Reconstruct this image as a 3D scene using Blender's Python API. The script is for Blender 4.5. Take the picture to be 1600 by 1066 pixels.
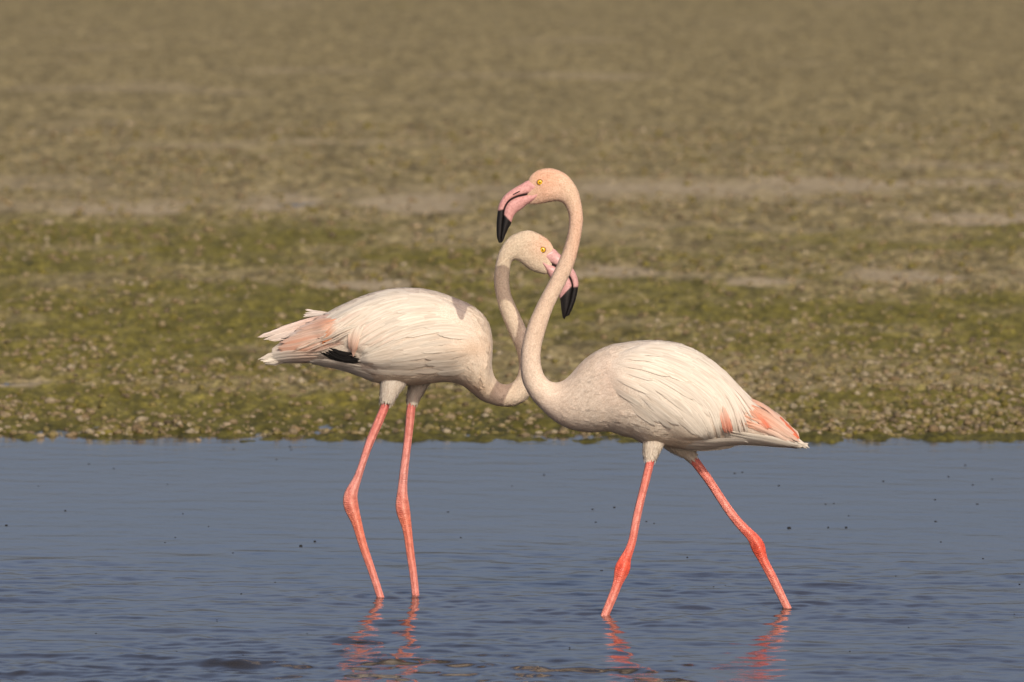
import bpy, math, random
import numpy as np
from mathutils import Vector
from mathutils.bvhtree import BVHTree

for o in list(bpy.data.objects):
    bpy.data.objects.remove(o, do_unlink=True)
scene = bpy.context.scene
COL = scene.collection
rng = np.random.default_rng(11)
random.seed(11)
PI = math.pi

# ------------------------------------------------------------------ camera
FPX = 11880.0            # focal length in photo pixels (1600 wide)
CAMH = 2.139
HORIZ = -200.0           # photo row of the horizon
PITCH = math.atan((533.0 - HORIZ) / FPX)
cam_d = bpy.data.cameras.new('camera')
cam_d.sensor_width = 36.0
cam_d.lens = FPX * 36.0 / 1600.0
cam_d.clip_start = 0.5
cam_d.clip_end = 12000.0
cam_d.dof.use_dof = True
cam_d.dof.focus_distance = 22.1
cam_d.dof.aperture_fstop = 7.5
cam = bpy.data.objects.new('camera', cam_d)
cam.location = (0, 0, CAMH)
cam.rotation_euler = (PI / 2 - PITCH, 0, 0)
COL.objects.link(cam)
scene.camera = cam

# ------------------------------------------------------------------ light
SUN_TRAVEL = Vector((-0.135, 0.415, -0.285)).normalized()
elev = math.asin(-SUN_TRAVEL.z)
to_sun = -SUN_TRAVEL
azim = math.atan2(to_sun.x, to_sun.y)
world = bpy.data.worlds.new('World')
scene.world = world
world.use_nodes = True
wn = world.node_tree.nodes
sky = wn.new('ShaderNodeTexSky')
sky.sky_type = 'NISHITA'
sky.sun_disc = False
sky.sun_elevation = elev
sky.sun_rotation = azim
sky.air_density = 0.5
sky.dust_density = 4.0
sky.ozone_density = 1.0
bg = wn['Background']
bg.inputs['Strength'].default_value = 0.125
tint = wn.new('ShaderNodeMix')          # white balance of the whole sky, slightly mauve as in the haze of the photograph
tint.data_type = 'RGBA'
tint.blend_type = 'MULTIPLY'
tint.inputs[0].default_value = 1.0
tint.inputs[7].default_value = (1.10, 0.975, 0.92, 1.0)
world.node_tree.links.new(sky.outputs[0], tint.inputs[6])
world.node_tree.links.new(tint.outputs[2], bg.inputs['Color'])
sun_d = bpy.data.lights.new('sun', 'SUN')
sun_d.energy = 2.65
sun_d.angle = math.radians(0.5)
sun_d.color = (1.0, 0.925, 0.77)
sun = bpy.data.objects.new('sun', sun_d)
sun.rotation_euler = SUN_TRAVEL.to_track_quat('-Z', 'Y').to_euler()
COL.objects.link(sun)

scene.render.engine = 'CYCLES'
vs = scene.view_settings
vs.view_transform = 'Standard'
vs.look = 'None'
vs.exposure = 0.0
vs.gamma = 1.0
vs.use_curve_mapping = False


# ------------------------------------------------------------------ helpers
def s2l(r, g, b):
    def f(c):
        c /= 255.0
        return c / 12.92 if c <= 0.04045 else ((c + 0.055) / 1.055) ** 2.4
    return np.array([f(r), f(g), f(b)])


def at(px, py, D):
    """photo pixel -> world point on the vertical plane y = D"""
    u = (px - 800.0) / FPX
    v = (533.0 - py) / FPX
    dy = math.cos(PITCH) + v * math.sin(PITCH)
    dz = -math.sin(PITCH) + v * math.cos(PITCH)
    t = D / dy
    return np.array([u * t, D, CAMH + dz * t])


def row_to_dist(py, z=0.0):
    v = (533.0 - py) / FPX
    dy = math.cos(PITCH) + v * math.sin(PITCH)
    dz = -math.sin(PITCH) + v * math.cos(PITCH)
    return (CAMH - z) / (-dz) * dy


def mesh_np(name, verts, faces, mat, parent=None, smooth=True, cols=None, uvs=None, loc=None, normals=None):
    """faces: list/array of quads or tris (uniform) or a list of lists"""
    me = bpy.data.meshes.new(name)
    verts = np.asarray(verts, dtype=np.float64)
    if isinstance(faces, np.ndarray):
        nf, k = faces.shape
        me.vertices.add(len(verts))
        me.vertices.foreach_set('co', verts.ravel())
        me.loops.add(nf * k)
        me.loops.foreach_set('vertex_index', faces.ravel().astype(np.int32))
        me.polygons.add(nf)
        me.polygons.foreach_set('loop_start', np.arange(0, nf * k, k, dtype=np.int32))
        me.update(calc_edges=True)
    else:
        me.from_pydata([tuple(v) for v in verts], [], faces)
    me.validate()
    me.polygons.foreach_set('use_smooth', np.full(len(me.polygons), smooth))
    if cols is not None:
        a = me.color_attributes.new('Col', 'FLOAT_COLOR', 'POINT')
        c = np.ones((len(verts), 4))
        c[:, :3] = cols
        a.data.foreach_set('color', c.ravel())
    if uvs is not None:
        a = me.attributes.new('flow', 'FLOAT2', 'POINT')
        a.data.foreach_set('vector', np.asarray(uvs, dtype=np.float64).ravel())
    if normals is not None:
        me.normals_split_custom_set_from_vertices([tuple(n) for n in normals])
    me.update()
    ob = bpy.data.objects.new(name, me)
    if mat:
        me.materials.append(mat)
    COL.objects.link(ob)
    if parent is not None:
        ob.parent = parent
    if loc is not None:
        ob.location = loc
    return ob


def tag(o, label=None, cat=None, group=None, kind=None):
    if label: o['label'] = label
    if cat: o['category'] = cat
    if group: o['group'] = group
    if kind: o['kind'] = kind
    return o


def spline(t, y, tq):
    """natural cubic spline, y (n,k)"""
    t = np.asarray(t, float); y = np.asarray(y, float)
    n = len(t)
    h = np.diff(t)
    A = np.zeros((n, n)); R = np.zeros((n,) + y.shape[1:])
    A[0, 0] = A[-1, -1] = 1
    for i in range(1, n - 1):
        A[i, i - 1] = h[i - 1]; A[i, i] = 2 * (h[i - 1] + h[i]); A[i, i + 1] = h[i]
        R[i] = 6 * ((y[i + 1] - y[i]) / h[i] - (y[i] - y[i - 1]) / h[i - 1])
    M = np.linalg.solve(A, R)
    i = np.clip(np.searchsorted(t, tq) - 1, 0, n - 2)
    a = (t[i + 1] - tq)[:, None]; b = (tq - t[i])[:, None]; hh = h[i][:, None]
    return (M[i] * a ** 3 + M[i + 1] * b ** 3) / (6 * hh) + (y[i] / hh - M[i] * hh / 6) * a + (y[i + 1] / hh - M[i + 1] * hh / 6) * b


def gsmooth(a, sig):
    k = int(sig * 3) + 1
    w = np.exp(-0.5 * (np.arange(-k, k + 1) / sig) ** 2); w /= w.sum()
    p = np.concatenate([np.repeat(a[:1], k, 0), a, np.repeat(a[-1:], k, 0)])
    # reflect about the ends so that they do not shrink
    p[:k] = 2 * a[0] - a[1:k + 1][::-1]
    p[-k:] = 2 * a[-1] - a[-k - 1:-1][::-1]
    return np.stack([np.convolve(p[:, j], w, 'valid') for j in range(a.shape[1])], 1)


def fbm(x, y, seed, octaves=4, gain=0.5):
    """cheap value-noise fbm on arrays"""
    r = np.random.default_rng(seed)
    tot = np.zeros_like(x, dtype=float); amp = 1.0; nrm = 0
    for o in range(octaves):
        tab = r.random((256, 256))
        ox, oy = r.random(2) * 100
        X = x * 2 ** o + ox; Y = y * 2 ** o + oy
        xi = np.floor(X).astype(int); yi = np.floor(Y).astype(int)
        fx = X - xi; fy = Y - yi
        fx = fx * fx * (3 - 2 * fx); fy = fy * fy * (3 - 2 * fy)
        g = lambda a, b: tab[a % 256, b % 256]
        v = (g(xi, yi) * (1 - fx) + g(xi + 1, yi) * fx) * (1 - fy) + (g(xi, yi + 1) * (1 - fx) + g(xi + 1, yi + 1) * fx) * fy
        tot += amp * v; nrm += amp; amp *= gain
    return tot / nrm


def sstep(a, b, x):
    t = np.clip((x - a) / (b - a), 0, 1)
    return t * t * (3 - 2 * t)


# ------------------------------------------------------------------ materials
class NT:
    def __init__(self, name):
        self.m = bpy.data.materials.new(name); self.m.use_nodes = True
        self.t = self.m.node_tree; self.n = self.t.nodes
        self.b = self.n['Principled BSDF']

    def node(self, typ, **kw):
        nd = self.n.new(typ)
        for k, v in kw.items():
            setattr(nd, k, v)
        return nd

    def link(self, a, b):
        self.t.links.new(a, b)

    def noise(self, vec, scale, detail=4, rough=0.55):
        nd = self.node('ShaderNodeTexNoise')
        nd.inputs['Scale'].default_value = scale
        nd.inputs['Detail'].default_value = detail
        nd.inputs['Roughness'].default_value = rough
        if vec is not None: self.link(vec, nd.inputs['Vector'])
        return nd.outputs['Fac']

    def ramp(self, fac, stops):
        nd = self.node('ShaderNodeValToRGB')
        els = nd.color_ramp.elements
        els[0].position, els[0].color = stops[0][0], tuple(stops[0][1]) + (1,)
        els[1].position, els[1].color = stops[-1][0], tuple(stops[-1][1]) + (1,)
        for p, c in stops[1:-1]:
            e = els.new(p); e.color = tuple(c) + (1,)
        self.link(fac, nd.inputs[0])
        return nd.outputs[0]

    def mix(self, fac, a, b, blend='MIX'):
        nd = self.node('ShaderNodeMix', data_type='RGBA', blend_type=blend)
        for sock, v in ((nd.inputs[0], fac), (nd.inputs[6], a), (nd.inputs[7], b)):
            if hasattr(v, 'links') or hasattr(v, 'is_linked'):
                self.link(v, sock)
            elif isinstance(v, (int, float)):
                sock.default_value = v
            else:
                sock.default_value = tuple(v) + (1,)
        return nd.outputs[2]

    def bump(self, h, strength, dist, normal=None):
        nd = self.node('ShaderNodeBump')
        nd.inputs['Strength'].default_value = strength
        nd.inputs['Distance'].default_value = dist
        self.link(h, nd.inputs['Height'])
        if normal is not None: self.link(normal, nd.inputs['Normal'])
        return nd.outputs[0]

    def math(self, op, a, b=0.0):
        nd = self.node('ShaderNodeMath', operation=op)
        for s, v in ((nd.inputs[0], a), (nd.inputs[1], b)):
            if isinstance(v, (int, float)): s.default_value = v
            else: self.link(v, s)
        return nd.outputs[0]

    def attr(self, name):
        return self.node('ShaderNodeAttribute', attribute_name=name)

    def mapping(self, vec, scale):
        nd = self.node('ShaderNodeMapping')
        nd.inputs['Scale'].default_value = scale
        self.link(vec, nd.inputs['Vector'])
        return nd.outputs[0]


def plumage_material(name, streak, scale_len, bump_d, mottle=0.12, grain=0.0):
    """feather down: the pigment attribute broken by streaks that run along the feather flow (metres)"""
    k = NT(name)
    fl = k.attr('flow').outputs['Vector']
    st = k.noise(k.mapping(fl, (scale_len, streak, 1)), 1.0, 5, 0.6)
    st2 = k.noise(k.mapping(fl, (scale_len * 0.35, streak * 0.35, 1)), 1.0, 3, 0.5)
    tc = k.node('ShaderNodeTexCoord').outputs['Object']
    sp = k.noise(tc, 230.0, 2, 0.6)
    base = k.attr('Col').outputs['Color']
    d = mottle
    v = k.ramp(st, [(0.3, (1 - 1.6 * d, 1 - 1.9 * d, 1 - 2.2 * d)), (0.62, (1.0, 1.0, 1.0))])
    v2 = k.ramp(st2, [(0.3, (1 - 1.1 * d, 1 - 1.25 * d, 1 - 1.45 * d)), (0.65, (1.0, 1.0, 1.0))])
    c = k.mix(1.0, base, v, 'MULTIPLY')
    c = k.mix(1.0, c, v2, 'MULTIPLY')
    h = st
    if grain > 0:
        v3 = k.ramp(sp, [(0.35, (1 - grain, 1 - 1.35 * grain, 1 - 1.6 * grain)), (0.6, (1.0, 1.0, 1.0))])
        c = k.mix(1.0, c, v3, 'MULTIPLY')
        h = k.math('ADD', st, sp)
    k.link(c, k.b.inputs['Base Color'])
    k.link(k.bump(h, 0.6, bump_d), k.b.inputs['Normal'])
    k.b.inputs['Roughness'].default_value = 0.85
    k.b.inputs['Specular IOR Level'].default_value = 0.15
    k.b.inputs['Sheen Weight'].default_value = 0.12
    k.b.inputs['Sheen Roughness'].default_value = 0.5
    return k.m


M_DOWN = plumage_material('down', 260.0, 28.0, 0.0007, 0.10, 0.13)
M_TUFT = plumage_material('contour_plumage', 500.0, 40.0, 0.0003, 0.09, 0.17)
M_FEATHER = plumage_material('feather_vane', 620.0, 16.0, 0.0004, 0.15, 0.0)


def leg_material():
    k = NT('leg_scales')
    fl = k.attr('flow').outputs['Vector']
    base = k.attr('Col').outputs['Color']
    vo = k.node('ShaderNodeTexVoronoi'); vo.inputs['Scale'].default_value = 1.0
    vo.feature = 'DISTANCE_TO_EDGE'
    k.link(k.mapping(fl, (190.0, 130.0, 1)), vo.inputs['Vector'])
    edge = k.ramp(vo.outputs['Distance'], [(0.0, (0, 0, 0)), (0.22, (1, 1, 1))])
    nz = k.noise(fl, 60.0, 4)
    wv = k.node('ShaderNodeTexWave', bands_direction='X'); wv.inputs['Scale'].default_value = 55.0; wv.inputs['Distortion'].default_value = 1.5; wv.inputs['Detail Scale'].default_value = 2.0
    k.link(fl, wv.inputs['Vector'])
    c = k.mix(1.0, base, k.ramp(nz, [(0.3, (0.74, 0.62, 0.60)), (0.62, (1.02, 1.05, 1.05))]), 'MULTIPLY')
    c = k.mix(1.0, c, k.ramp(vo.outputs['Distance'], [(0.0, (0.93, 0.88, 0.87)), (0.18, (1, 1, 1))]), 'MULTIPLY')
    k.link(c, k.b.inputs['Base Color'])
    k.link(k.bump(k.math('ADD', edge, k.math('MULTIPLY', wv.outputs['Fac'], 0.6)), 0.7, 0.0012), k.b.inputs['Normal'])
    k.b.inputs['Roughness'].default_value = 0.33
    return k.m


M_LEG = leg_material()


def bill_material():
    k = NT('bill_horn')
    tc = k.node('ShaderNodeTexCoord').outputs['Object']
    base = k.attr('Col').outputs['Color']
    nz = k.noise(tc, 160.0, 4)
    c = k.mix(1.0, base, k.ramp(nz, [(0.35, (0.80, 0.72, 0.72)), (0.6, (1, 1, 1))]), 'MULTIPLY')
    k.link(c, k.b.inputs['Base Color'])
    k.link(k.bump(nz, 0.4, 0.0006), k.b.inputs['Normal'])
    k.b.inputs['Roughness'].default_value = 0.36
    return k.m


M_BILL = bill_material()


def plain(name, col, rough=0.5, spec=0.5, var=0.15, scale=80):
    k = NT(name)
    tc = k.node('ShaderNodeTexCoord').outputs['Object']
    nz = k.noise(tc, scale, 4)
    c = np.array(col)
    k.link(k.ramp(nz, [(0.3, tuple(c * (1 - var))), (0.7, tuple(np.minimum(c * (1 + var), 1)))]), k.b.inputs['Base Color'])
    k.b.inputs['Roughness'].default_value = rough
    k.b.inputs['Specular IOR Level'].default_value = spec
    return k.m


M_IRIS = plain('iris_yellow', (0.72, 0.43, 0.015), 0.15)
M_PUPIL = plain('pupil_black', (0.012, 0.01, 0.008), 0.08)
M_LID = plain('eyelid_orange', (0.24, 0.10, 0.03), 0.6)
M_DARK = plain('nostril_dark', (0.02, 0.012, 0.012), 0.7)


# ------------------------------------------------------------------ water
WX = 3.2
# feet (photo pixels) that break the surface
D_R = row_to_dist(955.0)          # bird that strides
D_L = row_to_dist(931.0)          # bird that stands behind


def core_axis(a, b, step, lo, hi, grow=1.35):
    c = list(np.arange(a, b + 1e-6, step))
    s = step; x = a
    left = []
    while x > lo:
        s *= grow; x -= s; left.append(max(x, lo))
    s = step; x = c[-1]; right = []
    while x < hi:
        s *= grow; x += s; right.append(min(x, hi))
    return np.array(left[::-1] + c + right)


wx = core_axis(-2.6, 2.6, 0.0130, -400, 400)
wy = core_axis(19.6, 30.0, 0.0145, -60, 34)
X, Y = np.meshgrid(wx, wy)
near = 1 - sstep(21.6, 25.3, Y + 0.5 * (fbm(X * 0.7, Y * 0.4, 5, 3) - 0.5))
patch = fbm(X * 0.9, Y * 0.9, 6, 3)
amp = 0.20 + (1.10 + 0.8 * (1 - sstep(20.6, 21.4, Y))) * near * (0.45 + 0.9 * sstep(0.3, 0.7, patch))
Z = np.zeros_like(X)
wr = np.random.default_rng(3)
core = ((np.abs(X) < 2.9) & (Y > 19.3) & (Y < 30.8)).astype(float)
NW = 90
for i in range(NW):
    lam = 0.045 * (0.55 / 0.045) ** wr.random()
    th = wr.normal(PI / 2, 0.75)
    kx, ky = 2 * PI / lam * math.cos(th), 2 * PI / lam * math.sin(th)
    ph = wr.random() * 2 * PI
    # slope per wave roughly constant
    a = 0.0058 * (0.2 / lam) ** 0.45 * lam / (2 * PI)
    wob = 0.6 * lam * (fbm(X * 1.3, Y * 1.3, 100 + i % 5, 2) - 0.5)
    Z += a * np.sin(kx * X + ky * Y + ph + wob * 20)
Z *= amp
FEET = []
for px, py in ((597, 933), (648, 929), (945, 962), (1230, 949)):
    D = row_to_dist(py)
    p = at(px, py, D); FEET.append((p[0], D))
    r = np.hypot(X - p[0], Y - D)
    Z += 0.0022 * np.sin(2 * PI * r / 0.075) * np.exp(-r / 0.16) * (r > 0.004)
# the churned trail behind the striding bird
tr = np.exp(-((Y - row_to_dist(951)) / 0.17) ** 2) * sstep(-0.1, 0.15, X - at(850, 955, D_R)[0]) * (1 - sstep(0.9, 1.35, X - at(850, 955, D_R)[0]))
Z += tr * 0.008 * (fbm(X * 13, Y * 9, 9, 3) - 0.5)
Z *= core
nx, ny = len(wx), len(wy)
idx = np.arange(nx * ny).reshape(ny, nx)
F = np.stack([idx[:-1, :-1], idx[:-1, 1:], idx[1:, 1:], idx[1:, :-1]], -1).reshape(-1, 4)
k = NT('lagoon_water')
tc = k.node('ShaderNodeTexCoord').outputs['Object']
silt = k.noise(tc, 0.7, 3)
k.link(k.ramp(silt, [(0.3, (0.026, 0.024, 0.022)), (0.7, (0.038, 0.032, 0.026))]), k.b.inputs['Base Color'])
k.b.inputs['Roughness'].default_value = 0.05
k.b.inputs['IOR'].default_value = 1.333
fine = k.noise(k.mapping(tc, (14, 34, 16)), 1.0, 4)
k.link(k.bump(fine, 0.16, 0.004), k.b.inputs['Normal'])
M_WATER = k.m
water = mesh_np('water', np.stack([X, Y, Z], -1).reshape(-1, 3), F, M_WATER)
tag(water, 'calm shallow blue-grey lagoon water rippling in front of the mudflat', 'water', kind='structure')

# ------------------------------------------------------------------ mudflat
EDGE = row_to_dist(688.0)
ncol, = (520,)
ys = [EDGE - 0.9]
while ys[-1] < 150:
    ys.append(ys[-1] + 0.028 * (ys[-1] / 27.0) ** 1.7)
ys = np.array(ys)
far = np.array([156, 164, 175, 190, 215, 260, 450, 900, 2000, 5000.0])
pre = np.array([-60, 0, 12, 18, 22, 24.5, 25.6])
ally = np.concatenate([pre, ys, far])
fx = np.linspace(-1, 1, ncol)
edgecols = np.array([1.03, 1.1, 1.3, 1.8, 3, 8, 30, 90])
fxx = np.concatenate([-edgecols[::-1], fx, edgecols])
halfw = 0.092 * np.maximum(ally, 22) + 0.1
GX = fxx[None, :] * halfw[:, None]
GY = np.repeat(ally[:, None], len(fxx), 1)


def edge_y(x):
    return EDGE - 0.10 * np.tanh(-x) + 0.0 * x


STREAKS = []
for (px_, py_, w_, h_) in ((1080, 297, 190, 12), (1330, 290, 240, 13), (1530, 343, 120, 10), (660, 321, 110, 15), (1420, 434, 95, 9), (950, 428, 80, 10), (560, 445, 90, 8), (430, 322, 70, 14),
                           (1180, 440, 90, 7), (200, 330, 120, 9), (20, 594, 70, 8)):
    y_ = row_to_dist(py_, 0.05)
    STREAKS.append((at(px_, py_, y_)[0], y_, w_ * y_ / FPX, (row_to_dist(py_ - h_, 0.05) - row_to_dist(py_ + h_, 0.05)) / 2))


def ground_masks(x, y):
    """bare silt and algae cover of the flat (0..1), from patches about a metre across"""
    big = fbm(x * 0.42, y * 0.30, 21, 4)
    med = fbm(x * 1.5, y * 1.0, 22, 4)
    row = np.interp(y, [row_to_dist(r, 0.05) for r in (690, 655, 600, 560, 500, 440, 405, 360, 335, 280, 200, 60, 20, 0, -60)],
                    [0.98, 0.76, 0.54, 0.52, 0.64, 0.48, 0.60, 0.52, 0.30, 0.16, 0.10, 0.12, 0.30, 0.34, 0.3])
    alg = sstep(0.44, 0.76, row * 0.62 + 0.55 * (big * 0.55 + med * 0.45))
    srow = np.interp(y, [row_to_dist(r, 0.05) for r in (690, 600, 590, 540, 470, 435, 415, 380, 345, 325, 295, 275, 200, 0)],
                     [-0.3, -0.2, -0.2, -0.3, 0.1, 0.58, 0.2, 0.1, 0.36, 0.54, 0.58, 0.3, 0.22, 0.1])
    sl = fbm(x * 0.45, y * 0.42, 31, 4)
    silt = 0.8 * sstep(0.58, 0.74, srow * 0.36 + 0.80 * sl)
    silt = silt * 0.45
    nz = fbm(x * 2.4, y * 0.9, 33, 4) - 0.5
    for (cx, cy, rx, ry) in STREAKS:
        q = np.hypot((x - cx) / rx, (y - cy) / ry) + 1.6 * nz
        silt = np.maximum(silt, 0.72 * (1 - sstep(0.55, 1.15, q)))
    return alg * (1 - silt), silt


def ground_z(x, y):
    d = y - (EDGE + 0.11 * np.tanh(-x * 0.9))
    base = np.where(d > 0, 0.032 * d / (1 + 0.5 * np.maximum(d, 0)), 0.06 * d)
    base = np.maximum(base, -0.16)
    near_f = np.clip(28.0 / np.maximum(y, 20), 0.25, 1.2)
    alg, silt = ground_masks(x, y)
    rough = (1 - 0.8 * silt)
    n1 = fbm(x * 2.2, y * 1.6, 41, 3) - 0.5
    n2 = fbm(x * 9.0, y * 3.2, 42, 3) - 0.5
    n3 = fbm(x * 24.0, y * 9.0, 43, 3) - 0.5
    n = 0.028 * n1 + rough * (0.042 * n2 + 0.032 * n3)
    fade = 1 / (1 + np.maximum(y - 160, 0) / 30.0)
    land = sstep(-0.6, 0.1, d)
    return base + n * fade * (0.25 + 0.75 * land)


PUDDLES = [(at(432, 319, 43.3)[0], row_to_dist(319, 0.05), 0.13, 0.40),
           (at(1575, 346, 41.6)[0], row_to_dist(346, 0.05), 0.30, 0.16),
           (at(8, 594, 30.5)[0], row_to_dist(594, 0.04), 0.09, 0.10)]
GZ = ground_z(GX, GY)
puddle_z = []
for (cx, cy, rx, ry) in PUDDLES:
    z0 = float(ground_z(np.array([cx]), np.array([cy]))[0])
    q = np.hypot((GX - cx) / rx, (GY - cy) / ry) + 0.5 * (fbm(GX * 3, GY * 1.6, 55, 3) - 0.5)
    t = 1 - sstep(0.75, 1.35, q)
    low = z0 - 0.016 + 0.25 * (GZ - z0)
    GZ = GZ * (1 - t) + np.minimum(GZ, low) * t
    puddle_z.append(z0 - 0.010)
GA, GS = ground_masks(GX, GY)
ny, nx = GX.shape
idx = np.arange(nx * ny).reshape(ny, nx)
F = np.stack([idx[:-1, :-1], idx[:-1, 1:], idx[1:, 1:], idx[1:, :-1]], -1).reshape(-1, 4)
shell = sstep(0.45, 0.7, fbm(GX * 0.9, GY * 0.6, 61, 3)) * np.interp(GY, [EDGE, EDGE + 1, 32, 36, 42, 60], [0.5, 1, 1, 0.55, 0.3, 0.15])
wet = 1 - sstep(0.1, 1.7, GY - EDGE + 0.9 * (fbm(GX * 1.1, GY * 0.8, 63, 3) - 0.5))
cols = np.stack([GA, GS, wet], -1).reshape(-1, 3)

k = NT('mudflat')
tc = k.node('ShaderNodeTexCoord').outputs['Object']
geo = k.node('ShaderNodeNewGeometry')
sep = k.node('ShaderNodeSeparateColor')
k.link(k.attr('Col').outputs['Color'], sep.inputs[0])
n_s = k.noise(k.mapping(tc, (1, 0.32, 1)), 13.0, 6, 0.65)
n_f = k.noise(k.mapping(tc, (1, 0.35, 1)), 44.0, 5, 0.6)
n_l = k.noise(k.mapping(tc, (1, 0.16, 1)), 4.5, 5, 0.6)
mud = k.ramp(n_s, [(0.33, (0.120, 0.098, 0.043)), (0.5, (0.295, 0.247, 0.115)), (0.66, (0.465, 0.398, 0.215))])
mud = k.mix(1.0, mud, k.ramp(n_f, [(0.3, (0.55, 0.53, 0.5)), (0.62, (1.06, 1.06, 1.06))]), 'MULTIPLY')
mud = k.mix(1.0, mud, k.ramp(n_l, [(0.36, (0.66, 0.65, 0.62)), (0.62, (1.08, 1.07, 1.06))]), 'MULTIPLY')
algc = k.ramp(n_s, [(0.28, (0.060, 0.056, 0.004)), (0.52, (0.160, 0.143, 0.012)), (0.78, (0.27, 0.238, 0.04))])
algc = k.mix(1.0, algc, k.ramp(n_f, [(0.34, (0.45, 0.47, 0.45)), (0.6, (1.12, 1.12, 1.0))]), 'MULTIPLY')
siltc = k.ramp(n_s, [(0.3, (0.33, 0.27, 0.175)), (0.7, (0.45, 0.375, 0.26))])
afac = k.math('ADD', sep.outputs[0], k.math('MULTIPLY', k.math('SUBTRACT', k.noise(tc, 9.0, 5, 0.65), 0.5), 1.7))
afac = k.math('MULTIPLY', k.ramp(afac, [(0.30, (0, 0, 0)), (0.62, (1, 1, 1))]), sep.outputs[0])
af2 = k.node('ShaderNodeMapRange'); af2.inputs[2].default_value = 0.7
k.link(afac, af2.inputs[0]); af2.inputs[1].default_value = 0.0
af2.inputs[1].default_value = 0.0; af2.inputs[2].default_value = 0.75; af2.inputs[3].default_value = 0.0; af2.inputs[4].default_value = 0.80
c = k.mix(af2.outputs[0], mud, algc)
c = k.mix(sep.outputs[1], c, siltc)
c = k.mix(sep.outputs[2], c, k.mix(1.0, c, (0.60, 0.62, 0.55), 'MULTIPLY'))      # damp mud at the margin is darker
k.link(c, k.b.inputs['Base Color'])
k.b.inputs['Roughness'].default_value = 0.75
k.b.inputs['Specular IOR Level'].default_value = 0.25
hb = k.math('ADD', n_s, k.math('MULTIPLY', n_f, 0.5))
k.link(k.bump(hb, 0.55, 0.02), k.b.inputs['Normal'])
M_MUD = k.m
ground = mesh_np('ground', np.stack([GX, GY, GZ], -1).reshape(-1, 3), F, M_MUD, cols=cols)
tag(ground, 'tan mudflat with green algae patches stretching away behind the water', 'mudflat', kind='structure')

for (cx, cy, rx, ry), z in zip(PUDDLES, puddle_z):
    a = np.linspace(0, 2 * PI, 65)[:-1]
    rr = 1.5 + 0.12 * np.sin(3 * a + cx) + 0.1 * np.sin(5 * a + cy)
    vv = np.concatenate([[[cx, cy, z]], np.stack([cx + rx * rr * np.cos(a), cy + ry * rr * np.sin(a), np.full(64, z)], -1)])
    p = mesh_np('puddle', vv, [[0, 1 + i, 1 + (i + 1) % 64] for i in range(64)], M_WATER)
    tag(p, 'thin puddle of sky-coloured water on the mudflat', 'puddle', 'puddles on the mudflat', 'structure')


# ------------------------------------------------------------------ stones and shells on the flat
def ico(sub=1):
    import bmesh
    bm = bmesh.new(); bmesh.ops.create_icosphere(bm, subdivisions=sub, radius=1.0)
    v = np.array([x.co[:] for x in bm.verts]); f = np.array([[q.index for q in p.verts] for p in bm.faces]); bm.free()
    return v, f


def stone_material(name, cols):
    k = NT(name)
    tc = k.node('ShaderNodeTexCoord').outputs['Object']
    oi = k.node('ShaderNodeNewGeometry')
    nz = k.noise(tc, 45.0, 4)
    n = len(cols)
    c = k.ramp(oi.outputs['Random Per Island'], [(i / (n - 1), cc) for i, cc in enumerate(cols)])
    c = k.mix(1.0, c, k.ramp(nz, [(0.3, (0.55, 0.53, 0.5)), (0.65, (1.05, 1.05, 1.05))]), 'MULTIPLY')
    k.link(c, k.b.inputs['Base Color'])
    k.link(k.bump(nz, 0.5, 0.004), k.b.inputs['Normal'])
    k.b.inputs['Roughness'].default_value = 0.8
    k.b.inputs['Specular IOR Level'].default_value = 0.2
    return k.m


M_GRAVEL = stone_material('shell_gravel', [(0.10, 0.08, 0.05), (0.22, 0.17, 0.10), (0.16, 0.14, 0.03), (0.27, 0.22, 0.14), (0.13, 0.11, 0.025), (0.32, 0.28, 0.20), (0.18, 0.13, 0.07)])
M_STONE = stone_material('pale_stone', [(0.42, 0.37, 0.28), (0.36, 0.31, 0.22), (0.46, 0.42, 0.35), (0.30, 0.25, 0.17), (0.42, 0.34, 0.24)])
iv, iface = ico(1)
iv2, iface2 = ico(2)

N = 15000
sy = EDGE + 0.22 + 34 * rng.random(N * 3) ** 2.1
sx = (rng.random(N * 3) * 2 - 1) * (0.088 * sy)
dens = sstep(0.40, 0.62, fbm(sx * 0.9, sy * 0.6, 61, 3)) * 0.75 + 0.25
dens = np.clip(dens + 0.5 * sstep(0.3, 1.2, sx) * (1 - sstep(32.5, 35.5, sy)), 0, 1.2) / 1.2
dens *= 1 - 0.75 * ground_masks(sx, sy)[1]
keep = rng.random(N * 3) < dens
sx, sy = sx[keep][:N], sy[keep][:N]
sz = ground_z(sx, sy)
sr = 0.0055 + 0.014 * rng.random(len(sx)) ** 2.6
sr *= np.interp(sy, [27, 40, 60], [1.0, 1.25, 1.6])
ang = rng.random(len(sx)) * 2 * PI
allv = []
jit = 1 + 0.30 * (rng.random((len(sx), len(iv), 1)) - 0.5)
V = iv[None] * jit * sr[:, None, None]
V[:, :, 0] *= (0.8 + 0.8 * rng.random(len(sx)))[:, None]
V[:, :, 2] *= (0.45 + 0.5 * rng.random(len(sx)))[:, None]
ca, sa = np.cos(ang)[:, None], np.sin(ang)[:, None]
vx = V[:, :, 0] * ca - V[:, :, 1] * sa; vy = V[:, :, 0] * sa + V[:, :, 1] * ca
V = np.stack([vx + sx[:, None], vy + sy[:, None], V[:, :, 2] + (sz + sr * 0.25)[:, None]], -1)
FF = (iface[None] + (np.arange(len(sx)) * len(iv))[:, None, None]).reshape(-1, 3)
gravel = mesh_np('shell_gravel', V.reshape(-1, 3), FF, M_GRAVEL)
tag(gravel, 'loose shell fragments and pebbles strewn over the mudflat', 'gravel', kind='stuff')

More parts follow.
